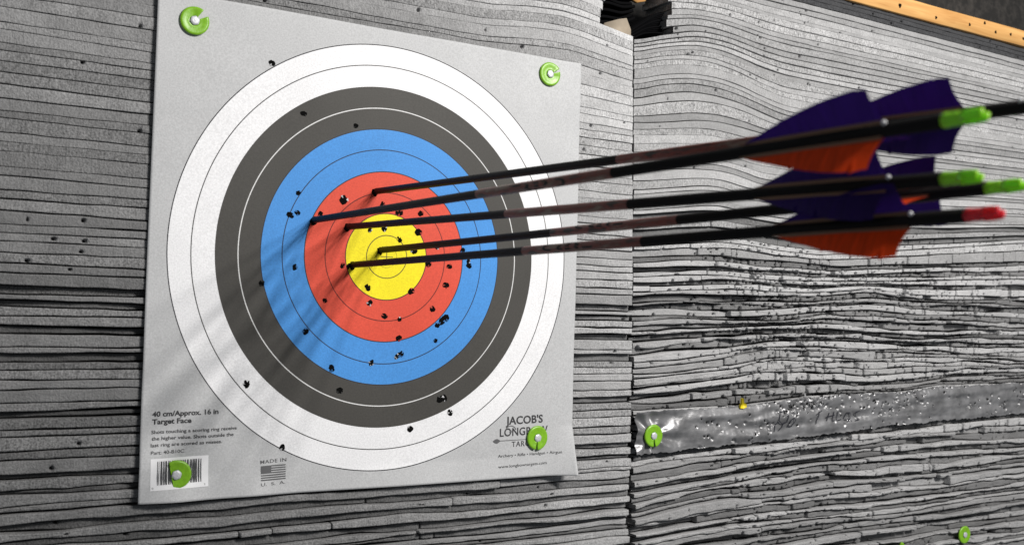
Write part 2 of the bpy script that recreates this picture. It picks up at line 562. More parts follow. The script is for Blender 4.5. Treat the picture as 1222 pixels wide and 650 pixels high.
# ---- right stack: traced waves; the lower half is shot to pieces
GUIDES = [
 [(46.21, 34.13), (64.9, 33.98), (99.05, 33.52)],
 [(28.67, 25.32), (32.85, 26.62), (34.77, 27.08), (37.08, 27.75), (40.86, 27.93), (43.85, 27.65), (47.32, 27.11), (51.32, 26.83), (57.63, 26.81), (69.98, 26.85), (99.15, 26.85)],
 [(29.05, 22.56), (32.46, 23.67), (36.01, 24.32), (39.67, 24.51), (43.48, 24.09), (47.42, 23.17), (51.42, 22.52), (57.73, 22.42), (99.21, 22.69)],
 [(29.16, 18.82), (32.57, 19.92), (36.83, 20.72), (41.04, 20.75), (44.82, 20.3), (48.33, 19.53), (51.51, 18.9), (60.79, 18.51), (99.26, 19.16)],
 [(29.28, 16.21), (33.84, 16.82), (37.36, 17.48), (41.12, 17.74), (44.9, 17.47), (48.93, 17.03), (60.84, 16.4), (99.29, 17.21)],
 [(29.32, 14.86), (35.08, 15.54), (39.9, 16.03), (42.46, 15.87), (49.39, 15.21), (60.87, 14.82), (99.31, 15.75)],
 [(29.43, 11.02), (37.26, 11.88), (41.27, 12.07), (44.25, 11.77), (47.73, 11.03), (60.95, 11.12), (99.35, 12.71)],
 [(29.49, 8.81), (38.8, 10.13), (41.83, 10.23), (45.08, 9.6), (60.98, 9.26), (99.38, 11.13)],
 [(29.67, 2.67), (35.42, 3.34), (41.49, 3.88), (46.57, 3.7), (50.58, 3.33), (58.17, 3.13), (99.43, 7.0)],
 [(29.71, 1.4), (35.46, 1.93), (41.53, 2.28), (47.95, 2.06), (51.91, 2.12), (61.16, 1.87), (99.47, 4.34)],
 [(29.77, -0.75), (36.68, -0.19), (42.82, -0.04), (49.36, -0.27), (61.2, -0.02), (99.51, 1.79)],
 [(29.81, -2.38), (38.62, -1.81), (44.07, -1.53), (52.01, -1.65), (58.57, -1.47), (67.51, -0.75), (75.81, -1.21), (87.54, -1.06), (99.55, -0.82)],
 [(29.89, -5.06), (35.64, -4.76), (42.23, -4.91), (52.07, -4.51), (58.62, -3.86), (67.57, -3.44), (77.21, -3.88), (87.58, -3.66), (99.59, -3.89)],
 [(29.95, -7.22), (36.86, -6.59), (42.98, -6.42), (49.5, -6.14), (58.67, -5.93), (77.26, -6.5), (99.63, -6.25)],
 [(30.05, -10.73), (35.79, -10.3), (41.84, -9.74), (46.89, -9.05), (51.13, -8.47), (58.73, -8.72), (70.78, -8.71), (84.07, -9.1), (99.67, -9.43)],
 [(30.14, -13.66), (37.04, -13.22), (44.42, -12.43), (48.31, -12.28), (58.67, -12.34), (69.92, -12.64), (80.7, -11.99), (87.66, -11.61), (99.7, -11.7)],
 [(30.18, -15.3), (37.09, -15.2), (45.72, -15.02), (58.85, -14.09), (74.06, -13.94), (82.03, -13.22), (88.47, -13.2), (99.72, -13.0)],
 [(30.09, -20.16), (38.44, -19.73), (48.49, -19.51), (59.4, -18.96), (72.35, -18.25), (82.37, -17.91), (91.32, -17.72), (99.79, -17.43)],
 [(30.44, -24.3), (37.32, -23.74), (43.42, -23.36), (49.35, -22.86), (58.9, -22.43), (71.7, -22.2), (86.08, -22.24), (99.86, -22.41)],
 [(30.51, -26.62), (37.38, -25.78), (42.25, -25.3), (52.58, -25.4), (58.95, -24.74), (69.6, -25.13), (82.94, -25.08), (99.89, -24.51)],
 [(30.6, -29.66), (37.47, -29.17), (46.08, -28.95), (59.05, -29.1), (77.68, -29.0), (99.95, -28.51)],
 [(30.68, -32.56), (46.16, -32.25), (62.14, -31.42), (77.73, -31.56), (99.99, -31.55)],
 [(30.77, -35.73), (59.06, -35.94), (100.05, -35.67)],
 [(30.9, -38.6), (100, -38.8)],
]
GC = [smooth_curve(g) for g in GUIDES]
right = thing('foam_backstop', 'right stack of wavy pale grey foam sheets, its lower half shot full of slits', 'foam backstop', (64, -40, 0))
rng = np.random.default_rng(21)


def right_tone(X, Y):
    a = np.interp(Y, [-36, -14, -2, 8, 20, 34], [.94, .94, 1.0, .97, .88, .86])
    return a * np.interp(X, [29, 60, 100], [.98, 1.02, 1.06])


def shot_density(x, yy):
    """slits per cm of sheet"""
    if yy > 7:
        return .0
    band = np.interp(yy, [-36, -24, -14, -2, 3, 7], [.10, .14, .30, .36, .24, .04])
    return band * np.interp(x, [29, 36, 42, 46, 52, 58, 64, 85, 100], [.06, .16, .4, 1.3, 1.5, 1.15, .85, .95, .7])


prev_rec = False
for k in range(len(GC) - 1):
    T, Bc = GC[k], GC[k + 1]
    vis = (XG > 33) & (XG < 98)
    th = float(np.mean((T - Bc)[vis]))
    target_t = .72 if k < 9 else .61
    n = max(1, round(th / target_t)) if k < len(GC) - 2 else 2
    fr = rng.uniform(.7, 1.35, n); fr = np.concatenate([[0], np.cumsum(fr) / fr.sum()])
    lines = []
    for j in range(n + 1):
        c = T * (1 - fr[j]) + Bc * fr[j]
        mid = float(np.mean(c[vis]))
        amp = np.interp(mid, [-10, 6], [.20, .07])
        if 0 < j < n:
            c = c + amp * sn(XG, 8, rng) + amp * .6 * sn(XG, 3.0, rng) * (1 if mid < 4 else .3)
        lines.append(c)
    for j in range(n):
        c0, c1 = lines[j], lines[j + 1]
        mid = float(np.mean((c0 + c1)[vis])) / 2
        lowness = float(np.interp(mid, [-6, 1, 8], [1, .6, .0]))
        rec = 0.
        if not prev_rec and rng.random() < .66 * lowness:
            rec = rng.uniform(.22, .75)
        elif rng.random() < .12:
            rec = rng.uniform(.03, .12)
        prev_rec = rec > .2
        ys = float(np.interp(31, XG, (c0 + c1) / 2))
        x0 = float(np.interp(ys, [-30, 25], [30.25, 28.78])) + rng.uniform(0, .06) + rng.uniform(.1, .45) * float(np.interp(ys, [-30, -19, -10, 0], [1., .6, .25, .02]))
        if k == 0:
            x0 = 33.5 + rng.uniform(-.45, .75)
        holes, notches = [], []
        for xi in np.arange(30, 100, .5):
            d = shot_density(xi, mid)
            if rng.random() < d * .50:
                notches.append((xi + rng.uniform(-.2, .2), rng.choice([.02, .03, .05, .08]), rng.uniform(.25, 1.4)))
            if rng.random() < .014 + .5 * d * .95:
                holes.append((xi + rng.uniform(-.2, .2), rng.uniform(-1, 1), rng.uniform(.07, .16)))
            for _ in range(2):
                if rng.random() < d * .34:
                    holes.append((xi + rng.uniform(-.25, .25), rng.choice([-1., 1.]) * rng.uniform(.7, 1.1), rng.uniform(.09, .22)))
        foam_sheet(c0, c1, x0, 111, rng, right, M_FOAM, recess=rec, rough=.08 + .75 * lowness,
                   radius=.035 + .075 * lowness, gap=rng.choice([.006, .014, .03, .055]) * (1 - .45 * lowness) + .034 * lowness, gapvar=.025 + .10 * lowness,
                   notches=notches, holes=holes, tone=rng.uniform(.70, 1.14) * (.5 if rec > .2 else 1),  # sunk sheets coloured darker, shadow painted into their tone
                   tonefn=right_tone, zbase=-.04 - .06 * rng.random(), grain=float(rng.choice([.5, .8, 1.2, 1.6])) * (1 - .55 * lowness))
# dark sheets on top of the right stack, under the beam
dl = [GC[0] + v for v in (0, .62, 1.25, 1.86)]
dl[3] = np.minimum(dl[3], 35.75) if False else dl[3] - .0
for j in range(3):
    c1, c0 = dl[j], dl[j + 1]
    foam_sheet(c0, c1, 33.6 + .3 * j, 106, rng, right, M_DARKFOAM, name='dark_foam_sheet', rough=.3, radius=.06, gap=.02, gapvar=.03,
               holes=[(rng.uniform(60, 98), 0, .15) for _ in range(3)], zbase=-.1 - .05 * j)['label'] = 'dark grey foam sheet under the wooden beam'

# ---- black torn foam and a beige scrap in the gap between the stacks
def sheet_strip(name, pts, mat, parent, width=.5, z0=-1.5, z1=-9, thick=.12, wave=.1):
    p = np.array(pts, float)
    t = np.linspace(0, 1, 24)
    xs = np.interp(t, np.linspace(0, 1, len(p)), p[:, 0]); ys = np.interp(t, np.linspace(0, 1, len(p)), p[:, 1])
    k = np.array([.25, .5, .25])
    for _ in range(4):
        xs[1:-1] = np.convolve(xs, k, 'valid'); ys[1:-1] = np.convolve(ys, k, 'valid')
    dx = np.gradient(xs); dy = np.gradient(ys); L_ = np.hypot(dx, dy)
    nx, ny = -dy / L_, dx / L_
    prof = [(-1, z1), (-1, z0 - .05), (-.6, z0), (.6, z0), (1, z0 - .05), (1, z1)]
    V = np.zeros((len(prof), 24, 3))
    for i, (a, z) in enumerate(prof):
        V[i, :, 0] = xs + nx * a * thick; V[i, :, 1] = ys + ny * a * thick; V[i, :, 2] = z + wave * np.sin(t * 5 + i * .0)
    return wall_obj(name, V.reshape(-1, 3), mat, parent, quads=grid_quads(len(prof), 24))


scrap = thing('foam_scrap', 'bunch of black foam strips folded into the gap above the seam', 'foam scrap', (31, 25.6, -3))
for i in range(14):
    f = i / 6
    sheet_strip('foam_strip', [(28.7 + .1 * f, 25.5 + .55 * f), (30.6 + .3 * f, 26.6 + .8 * f), (32.5, 27.0 + 1.0 * f), (33.6, 27.1 + 1.15 * f)],
                M_BLACKFOAM, scrap, thick=.09, z0=-1.0 - .15 * ((i * 7) % 4), z1=-7)
for i in range(7):  # further strips, added to fill the gap with dark in front of the backdrop
    f = i / 6
    sheet_strip('foam_strip', [(24.2, 27.0 + .75 * i), (26.4, 27.5 + .72 * i), (28.6, 27.7 + .6 * i), (30.4, 28.6 + .45 * i)],
                M_BLACKFOAM, scrap, thick=.16, z0=-2.2 - .3 * ((i * 5) % 3), z1=-8)
for o in list(scrap.children):
    a = o.data.attributes.new('tone', 'FLOAT', 'POINT')
    a.data.foreach_set('value', np.full(len(o.data.vertices), .10, np.float32))
P = [(25.0, 25.4, -1.0), (28.7, 25.2, -.7), (28.7, 26.6, -.7), (28.3, 27.9, -1.0), (27.2, 27.6, -1.0), (25.4, 26.9, -1.0)]
tag(wall_obj('cardboard_scrap', P + [(a, b, c - .4) for a, b, c in P], M_BEIGE,
             polys=[tuple(range(6))] + [tuple(range(11, 5, -1))] + [(i, i + 6, (i + 1) % 6 + 6, (i + 1) % 6) for i in range(6)], smooth=False),
    'beige card scrap in the dark gap at the top of the seam', 'card scrap')
P = [(30.2, 31.0, -3.0), (31.0, 30.55, -2.6), (32.3, 31.0, -2.8), (32.3, 32.2, -3.2), (30.2, 32.2, -3.2)]
tag(wall_obj('wood_scrap', P + [(a, b, c - .5) for a, b, c in P], M_WOOD,
             polys=[tuple(range(5))] + [tuple(range(9, 4, -1))] + [(i, i + 5, (i + 1) % 5 + 5, (i + 1) % 5) for i in range(5)], smooth=False),
    'pale wood scrap at the top edge of the dark gap', 'wood scrap')

# ------------------------------------------------------------------ wooden beam
beam = thing('wooden_beam', 'orange pine beam pocked with small holes, above the right foam stack', 'wooden beam', (85, 36, -3))
xs = np.linspace(60.2, 112, 80)
prof = [(35.72, -10), (35.72, .15), (35.80, .24), (37.9, .26), (38.0, .18), (38.0, -10)]
V = np.zeros((len(prof), 80, 3))
rng = np.random.default_rng(3)
for i, (yv, zv) in enumerate(prof):
    V[i, :, 0] = xs; V[i, :, 1] = yv - .006 * (xs - 60) + .03 * sn(xs, 6, rng); V[i, :, 2] = zv + .02 * sn(xs, 3, rng)
n = len(prof)
polys = [tuple(q) for q in grid_quads(n, 80)[:, ::-1].tolist()] + [tuple(range(0, n * 80, 80)), tuple(range(79, n * 80, 80))[::-1]]
wall_obj('timber', V.reshape(-1, 3), M_WOOD, beam, polys=polys, smooth=False)
P, F = box_pv(84.5, 112, 37.62, 37.80, -1, .55)
P = [(x, yv + .028 * (84.5 - x) * .2, z - (0.9 if x < 90 else 0)) for x, yv, z in P]
wall_obj('splinter', P, M_WOOD, beam, polys=F, smooth=False)
for i, (x, yv) in enumerate([(71.74, 36.63), (79.03, 36.31), (86.17, 36.59), (89.49, 37.4), (91.97, 36.54), (95.44, 36.8), (98.41, 36.67)]):
    a = np.linspace(0, 2 * PI, 11)[:-1]
    rr = (.20 if i else .26) * (1 + .25 * np.sin(a * 3 + i))
    ring = np.stack([x + rr * np.cos(a), yv - .006 * (x - 60) + .25 + rr * 1.1 * np.sin(a) - .12, np.full(10, .31)], 1)
    wall_obj('nail_hole', ring, M_HOLE, beam, polys=[tuple(range(10))], smooth=False)

# ------------------------------------------------------------------ paper target
HP = 21.59


def paper_z(x, y):
    x = np.asarray(x, float); y = np.asarray(y, float)
    z = .25 + .10 * np.sin(x * .13 + .6) * np.cos(y * .11) + .05 * np.sin(x * .35 + y * .22)
    # lower right corner curls off the foam
    c = np.clip((x - 17.5) / 4.1, 0, 1) ** 2 * np.clip((-y - 16.5) / 5, 0, 1)
    z = z + 1.35 * c
    # soft ripples near the lower left
    w = np.clip((-x - 4) / 14, 0, 1) * np.clip((-y - 6) / 10, 0, 1)
    z = z + w * (.11 * np.sin((x * .8 + y * .55) * 1.1) + 0.05 * np.sin((x * .5 - y * .8) * 1.7))
    b = np.clip((-y - 19.5) / 2.1, 0, 1)
    z = z + b * .16 * (1 + np.sin(x * .22))
    return z


_PN = noise2(90, 90, 11, 12, np.random.default_rng(8)) + .5 * noise2(90, 90, 24, 20, np.random.default_rng(18))
_pz0 = paper_z


def paper_z(x, y):
    i = np.clip((np.asarray(x, float) + HP) / (2 * HP) * 89, 0, 88.999); j = np.clip((np.asarray(y, float) + HP) / (2 * HP) * 89, 0, 88.999)
    a, b = i.astype(int), j.astype(int); u, v = i - a, j - b
    nz = (_PN[a, b] * (1 - u) + _PN[a + 1, b] * u) * (1 - v) + (_PN[a, b + 1] * (1 - u) + _PN[a + 1, b + 1] * u) * v
    return _pz0(x, y) + .03 * nz


target = thing('target_face', 'square paper archery target with blue, red and yellow rings pinned to the foam', 'target', (0, 0, 0))
NP = 220
g = np.linspace(-HP, HP, NP)
X, Yg = np.meshgrid(g, g, indexing='xy')
edge = .05
PV = np.stack([X, Yg, paper_z(X, Yg)], -1)
paper = wall_obj('paper_sheet', PV.reshape(-1, 3), M_PAPER, target, quads=grid_quads(NP, NP))
sm = paper.modifiers.new('thickness', 'SOLIDIFY'); sm.thickness = .0003; sm.offset = -1


def on_paper(P2, lift=.025):
    P2 = np.asarray(P2, float)
    return np.stack([P2[:, 0], P2[:, 1], paper_z(P2[:, 0], P2[:, 1]) + lift], 1)


def text_mesh2d(s, bold=0., spacing=1.):
    cu = bpy.data.curves.new('lettering_curve', 'FONT')
    cu.body = s; cu.size = 1; cu.offset = bold; cu.space_character = spacing; cu.resolution_u = 3
    o = bpy.data.objects.new('lettering_curve', cu)
    COL.objects.link(o)
    dg = bpy.context.evaluated_depsgraph_get()
    me = bpy.data.meshes.new_from_object(o.evaluated_get(dg))
    V = np.array([v.co[:2] for v in me.vertices]); F = [tuple(p.vertices) for p in me.polygons]
    bpy.data.objects.remove(o); bpy.data.curves.remove(cu); bpy.data.meshes.remove(me)
    return V, F


CAP = .73


def print_text(s, x0, x1, y, cap=None, bold=0., mat=None, rot=.02, spacing=1., name='printed_text'):
    V, F = text_mesh2d(s, bold, spacing)
    lo, hi = V[:, 0].min(), V[:, 0].max()
    sx = (x1 - x0) / (hi - lo)
    sy = sx if cap is None else cap / CAP
    x = (V[:, 0] - lo) * sx; yv = V[:, 1] * sy
    Q = np.stack([x0 + x - yv * rot, y + yv + x * rot], 1)
    return wall_obj(name, on_paper(Q), mat or M_INK, target, polys=F, smooth=False)


print_text('40 cm/Approx. 16 in', -20.68, -15.19, -14.42, .44, .03)
print_text('Target Face', -20.66, -17.45, -15.06, .44, .03)
print_text('Shots touching a scoring ring receive', -20.70, -13.54, -15.86, .30, .014)
print_text('the higher value. Shots outside the', -20.67, -13.81, -16.40, .30, .014)
print_text('last ring are scored as misses.', -20.72, -14.81, -16.94, .30, .014)
print_text('Part: 40-B10C', -20.70, -17.97, -17.56, .30, .006)
print_text("JACOB'S", 13.53, 17.91, -16.21, .82, .022, rot=.026)
print_text('LONGBOW', 12.88, 18.55, -17.38, .82, .016, rot=.026, spacing=1.05)
print_text('TARGETS', 14.30, 17.7, -18.46, .56, .004, rot=.02, spacing=1.1)
print_text('Archery \u2022 Rifle \u2022 Handgun \u2022 Airgun', 12.76, 20.17, -19.47, .30, .002, rot=.02)
print_text('www.longbowtargets.com', 12.79, 18.45, -20.53, .30, .002, rot=.03)
print_text('MADE IN', -11.34, -9.0, -18.84, .33, .004, M_GREYINK, rot=.06, spacing=1.1)
print_text('U.  S.  A.', -11.25, -9.05, -20.78, .28, .004, M_GREYINK, rot=.05)


def quad_print(name, rects, mat, rot=.02, org=(0, 0), lift=.025, extra=None):
    P, F = [], []
    for x0, x1, y0, y1 in rects:
        b = len(P)
        for x, yv in ((x0, y0), (x1, y0), (x1, y1), (x0, y1)):
            P.append((x - (yv - org[1]) * rot, yv + (x - org[0]) * rot))
        F.append((b, b + 1, b + 2, b + 3))
    for poly in extra or []:
        b = len(P)
        P += poly
        F.append(tuple(range(b, b + len(poly))))
    return wall_obj(name, on_paper(P, lift), mat, target, polys=F, smooth=False)


fx0, fx1, fy0, fy1 = -11.26, -9.02, -20.32, -19.02
sh = (fy1 - fy0) / 13
rects = [(fx0, fx1, fy1 - sh * (2 * i + 1), fy1 - sh * 2 * i) for i in range(7)]
rects.append((fx0, fx0 + .95, fy1 - sh * 7, fy1 - .01))
quad_print('flag_emblem', rects[:3] and [(fx0 + .95, fx1, a, b) if i < 4 else (x0, x1, a, b) for i, (x0, x1, a, b) in enumerate(rects[:7])] + [rects[7]], M_GREYINK, .03, (fx0, fy0))
gx, gy = np.meshgrid(np.linspace(-20.72, -15.92, 15), np.linspace(-20.55, -17.92, 9))
gx2 = gx - (gy + 17.9) * .02; gy2 = gy + (gx + 20.7) * .02
wall_obj('barcode_panel', on_paper(np.stack([gx2.ravel(), gy2.ravel()], 1), .02), M_LABEL, target, quads=grid_quads(9, 15))
rb = random.Random(4)
bars = []
x = -20.18
while x < -16.45:
    w = rb.choice([.04, .06, .08, .13])
    bars.append((x, min(x + w, -16.42), -20.12, -18.16))
    x += w + rb.choice([.05, .07, .11])
quad_print('barcode_bars', bars, M_INK, .02, (-20.7, -17.9), .035)
print_text('0', -20.55, -20.42, -20.42, .16, 0, M_INK); print_text('2', -16.25, -16.12, -20.32, .16, 0, M_INK)
# emblem parts: shaft line with arrow head, small target in the O, bow arc
quad_print('logo_arrow', [(12.75, 18.4, -17.845, -17.78)], M_GREYINK, .012, (12.5, -17.8), .028,
           [[(12.08, -17.83), (12.35, -17.63), (12.62, -17.60), (12.95, -17.78), (12.95, -17.86), (12.62, -18.06), (12.35, -18.02)]])
a = np.linspace(0, 2 * PI, 25)[:-1]
cx_, cy_ = 14.12, -16.93
P = [(cx_ + r_ * math.cos(t), cy_ + r_ * math.sin(t)) for r_ in (.13,) for t in a]
wall_obj('logo_dot', on_paper(P, .03), M_GREYINK, target, polys=[tuple(range(24))], smooth=False)
t = np.linspace(math.radians(15), math.radians(165), 20)
P = [(cx_ + .66 * math.cos(u), cy_ + .02 + .60 * math.sin(u)) for u in t] + [(cx_ + .58 * math.cos(u), cy_ + .02 + .53 * math.sin(u)) for u in t]
wall_obj('logo_arc', on_paper(P, .03), M_GREYINK, target, quads=[(i, i + 1, i + 21, i + 20) for i in range(19)], smooth=False)
# centre cross and faint inner ring
quad_print('center_cross', [(-.62, .62, -.025, .025), (-.025, .025, .035, .62), (-.025, .025, -.62, -.035)], M_INK, .0)
t = np.linspace(0, 2 * PI, 61)[:-1]
P = [(1 * math.cos(u), 1 * math.sin(u)) for u in t] + [(1.03 * math.cos(u), 1.03 * math.sin(u)) for u in t]
M_FAINT = simple_mat('faint_ring_ink', (.42, .36, .04), .7)
wall_obj('inner_ring', on_paper(P, .02), M_FAINT, target, quads=[(i, (i + 1) % 60, 60 + (i + 1) % 60, 60 + i) for i in range(60)], smooth=False)

# old arrow punctures: dark ragged holes with torn paper flaps
HOLES = [(-8.76, 5.35), (-9.45, 3.29), (-8.76, 3.57), (-4.45, 5.03), (-6.63, 3.55), (-0.62, 4.95), (1.11, 4.26), (3.35, 4.34), (3.14, 2.51), (1.24, 1.71), (-1.78, 2.43), (-0.35, 2.65), (2.76, 0.75), (5.25, 1.29), (8.01, 1.03), (8.7, 0.02), (8.76, -0.43), (6.59, -0.61), (4.31, -0.44), (6.28, -2.43), (-4.34, -1.02), (-3.66, -1.08), (-8.87, -1.36), (-11.83, -2.92), (-1.78, -2.96), (-5.9, -4.28), (-1.54, -4.37), (2.63, -3.17), (4.91, -4.8), (-0.02, -5.59), (1.53, -5.86), (6.34, -5.62), (5.94, -5.96), (5.5, -6.33), (1.52, -7.63), (1.4, -9.36), (1.78, -9.14), (-1.18, -9.97), (-4.22, -12.47), (3.04, -16.26), (6.19, -13.48), (6.56, -13.41), (7.24, -14.83), (-11.65, 16.74), (-8.54, 12.58), (-3.51, 12.03), (-12.81, -11.8), (-9.42, -17.46), (-7.64, -7.13), (-5.08, -10.45), (5.37, -7.84)]
TORN_WHITE = {3, 10, 11, 12, 13, 15, 26, 30, 35, 37, 41}


def ring_color(r):
    for R_, c in ((4, 'y'), (8, 'r'), (12, 'b'), (16, 'k'), (20, 'w')):
        if r < R_:
            return c
    return 'g'


FLAP = {'y': simple_mat('flap_yellow', (.85, .72, .03), .8), 'r': simple_mat('flap_red', (.38, .05, .03), .8), 'b': simple_mat('flap_blue', (.04, .16, .40), .8),
        'k': simple_mat('flap_black', (.04, .04, .04), .8), 'w': M_TORN, 'g': M_TORN}
rh = random.Random(9)
for i, (hx, hy) in enumerate(HOLES):
    nseg = 14
    P = []
    r0 = rh.uniform(.25, .32)
    if i in (6, 8, 12, 31, 32, 40, 3):
        r0 *= 1.35
    elif i % 5 == 0:
        r0 *= .82
    el_, ea = rh.uniform(0, .25), rh.uniform(0, PI)
    for j in range(nseg):
        t = 2 * PI * j / nseg
        r = r0 * (1 + .16 * rh.uniform(-1, 1) + el_ * math.cos(2 * (t - ea)))
        P.append((hx + r * math.cos(t), hy + r * math.sin(t)))
    ho = wall_obj('puncture', on_paper(P, .022), M_HOLE, target, polys=[tuple(range(nseg))], smooth=False)
    # flaps pushed out around the rim
    V, F = [], []
    for _ in range(rh.randint(1, 3)):
        t = rh.uniform(0, 2 * PI); w = rh.uniform(.2, .42)
        r1 = r0 * 1.15; r2 = r0 * rh.uniform(.2, .6)
        b = len(V)
        for tt, r, l in ((t - w, r1, .03), (t + w, r1, .03), (t + w * .3, r2, .03 + rh.uniform(.03, .14)), (t - w * .4, r2 * 1.2, .03 + rh.uniform(.02, .1))):
            q = on_paper([(hx + r * math.cos(tt), hy + r * math.sin(tt))], l)[0]
            V.append(q)
        F.append((b, b + 1, b + 2, b + 3))
    c = FLAP[ring_color(math.hypot(hx, hy))] if i not in TORN_WHITE else M_TORN
    org = np.array(target.location)
    fo = link('torn_flap', raw_mesh('torn_flap', wv(V) - org, None, F, False), c, ho)

# ------------------------------------------------------------------ green washers with nails
def washer_pin(x, y, zb, slit_dir, slit_half, label, tilt=(0, 0), r_out=1.24, group='green washers nailed to the foam', crop=None):
    t_ = thing('washer_pin', label, 'washer pin', (x, y, zb), group)
    n, rows_ = 72, [(.30, .10), (.34, .20), (.55, .17), (.80, .19), (1.02, .24), (1.16, .22), (1.235, .12), (1.20, .0), (.32, -.02)]
    a0 = slit_dir + slit_half; a1 = slit_dir + 2 * PI - slit_half
    an = np.linspace(a0, a1, n)
    V = np.zeros((len(rows_), n, 3))
    for i, (r, h) in enumerate(rows_):
        rr = r * r_out / 1.24
        V[i, :, 0] = x + rr * np.cos(an); V[i, :, 1] = y + rr * np.sin(an)
        lift = .12 * np.exp(-((an - a0) / .5) ** 2) + .05 * np.exp(-((an - a1) / .4) ** 2)
        V[i, :, 2] = zb + h + lift + tilt[0] * (V[i, :, 0] - x) + tilt[1] * (V[i, :, 1] - y) + .06
        if crop is not None:      # a piece broken away on one side
            cd, cr = crop
            d = (V[i, :, 0] - x) * math.cos(cd) + (V[i, :, 1] - y) * math.sin(cd)
            over = np.maximum(d - cr, 0)
            V[i, :, 0] -= over * math.cos(cd); V[i, :, 1] -= over * math.sin(cd)
    m_ = len(rows_)
    polys = [tuple(q) for q in grid_quads(m_, n).tolist()]
    polys += [(i * n, ((i + 1) % m_) * n, ((i + 1) % m_) * n + n - 1, i * n + n - 1) for i in ()]
    polys += [tuple(i * n for i in range(m_)), tuple(i * n + n - 1 for i in range(m_))[::-1]]
    polys += [((m_ - 1) * n + j, (m_ - 1) * n + j + 1, j + 1, j) for j in range(n - 1)]
    wall_obj('washer', V.reshape(-1, 3), M_GREEN, t_, polys=polys)
    # nail: domed head and shank
    nn = 20; an = np.linspace(0, 2 * PI, nn + 1)[:-1]
    pr = [(.10, -2.0), (.10, .26), (.38, .27), (.41, .31), (.37, .36), (.20, .385), (.02, .39)]
    V = np.zeros((len(pr), nn, 3))
    for i, (r, h) in enumerate(pr):
        rr = r * (1 + .05 * np.sin(an * 6))
        V[i, :, 0] = x + rr * np.cos(an); V[i, :, 1] = y + rr * np.sin(an); V[i, :, 2] = zb + h
    wall_obj('nail', V.reshape(-1, 3), M_STEEL, t_, polys=[tuple(q) for q in grid_quads(len(pr), nn, wrap=True).tolist()] + [tuple((len(pr) - 1) * nn + j for j in range(nn))])
    return t_


D = math.radians
pz = lambda x, y: float(paper_z(x, y))
washer_pin(-18.54, 19.33, pz(-18.54, 19.33), D(40), D(15), 'green washer with a wide open slit at the top left corner of the paper target', (.03, -.03))
washer_pin(17.61, 19.87, pz(17.61, 19.87), D(25), D(7), 'green washer split on its right side at the top right corner of the paper target', (.03, 0))
washer_pin(17.20, -17.65, pz(17.2, -17.65), D(-98), D(5), 'green washer slit at the bottom, covering the printed longbow emblem', (-.02, 0))
washer_pin(-18.58, -19.32, pz(-18.58, -19.32), D(195), D(4), 'green washer with a big bite out of its left side, over the barcode', (.05, .05), crop=(D(192), .42))
washer_pin(32.1, -18.0, .40, D(-88), D(6), 'green washer pinning the left end of the silver tape', (0, 0))
washer_pin(86.46, -33.55, -.05, D(80), D(3), 'whole green washer low on the right foam stack, below the tape', (0, 0), 1.2)
washer_pin(72.5, -34.3, .1, D(130), D(60), 'broken green washer cut by the bottom edge of the photo, tilted off the foam', (.3, .2), 1.2)

# ------------------------------------------------------------------ silver tape on the right stack
tape = thing('duct_tape', 'long strip of crumpled silver tape riddled with holes, stuck across the right foam stack', 'tape', (64, -17, 0))
rng = np.random.default_rng(33)
nx, ny = 560, 44
tx = np.linspace(29.95, 106, nx)
top = np.interp(tx, XG, GC[16]) - .05 + .10 * sn(tx, 1.2, rng) + .10 * sn(tx, .35, rng)
bot = np.interp(tx, XG, GC[17]) + .05 + .10 * sn(tx, 1.0, rng) + .10 * sn(tx, .35, rng)
v = np.linspace(0, 1, ny)
TX = np.repeat(tx[:, None], ny, 1)
TY = bot[:, None] * (1 - v[None]) + top[:, None] * v[None]
TZ = .22 + .21 * noise2(nx, ny, 13, 5, rng) + .07 * noise2(nx, ny, 22, 9, rng) + .018 * noise2(nx, ny, 110, 14, rng)
TZ += .045 * noise2(nx, ny, 90, 9, rng) * np.clip((TX - 46) / 8, 0, 1)
dx_, dy_ = TX - 32.1, TY + 18.0
rad = np.hypot(dx_, dy_); ang = np.arctan2(dy_, dx_)
TZ += .22 * np.sin(ang * 7 + .7 * np.sin(ang * 3)) * np.exp(-((rad - 2.6) / 3.6) ** 2) * np.clip((rad - .6) / 1.2, 0, 1)
TZ += .13 * np.sin(TY * 3.0 + .12 * TX + 1.0) * np.exp(-((TX - 42) / 9) ** 2) + .05 * np.sin(TY * 4.2 - .3 * TX)
pk = []
for _ in range(150):
    px = rng.uniform(38, 100)
    pv = float(np.clip(rng.normal(.55 + .25 * math.sin(px * .25), .26), .03, .97))
    pk.append((px, pv))
for _ in range(60):
    pk.append((rng.normal(54.5, 2.6), float(np.clip(rng.normal(.86, .12), .4, 1.0))))
for _ in range(44):
    pk.append((rng.normal(70, 4.5), float(np.clip(rng.normal(.75, .2), .1, 1.0))))
ptear = []
for px, pv in pk:
    py = float(np.interp(px, tx, bot) * (1 - pv) + np.interp(px, tx, top) * pv)
    r = rng.uniform(.12, .30)
    d2 = ((TX - px) ** 2 + (TY - py) ** 2) / r ** 2
    TZ += rng.uniform(.03, .10) * np.exp(-d2 * .45) - rng.uniform(.2, .5) * np.exp(-d2 * 2.2)
    ptear.append((px, py, r))
tapeo = wall_obj('tape_strip', np.stack([TX, TY, TZ], -1).reshape(-1, 3), M_TAPE, tape, quads=grid_quads(nx, ny)[:, ::-1])


def tape_z(x, y):
    i = int(np.clip(np.searchsorted(tx, x), 0, nx - 1))
    vv = np.clip((y - bot[i]) / (top[i] - bot[i]), 0, 1)
    return float(TZ[i, int(round(vv * (ny - 1)))])


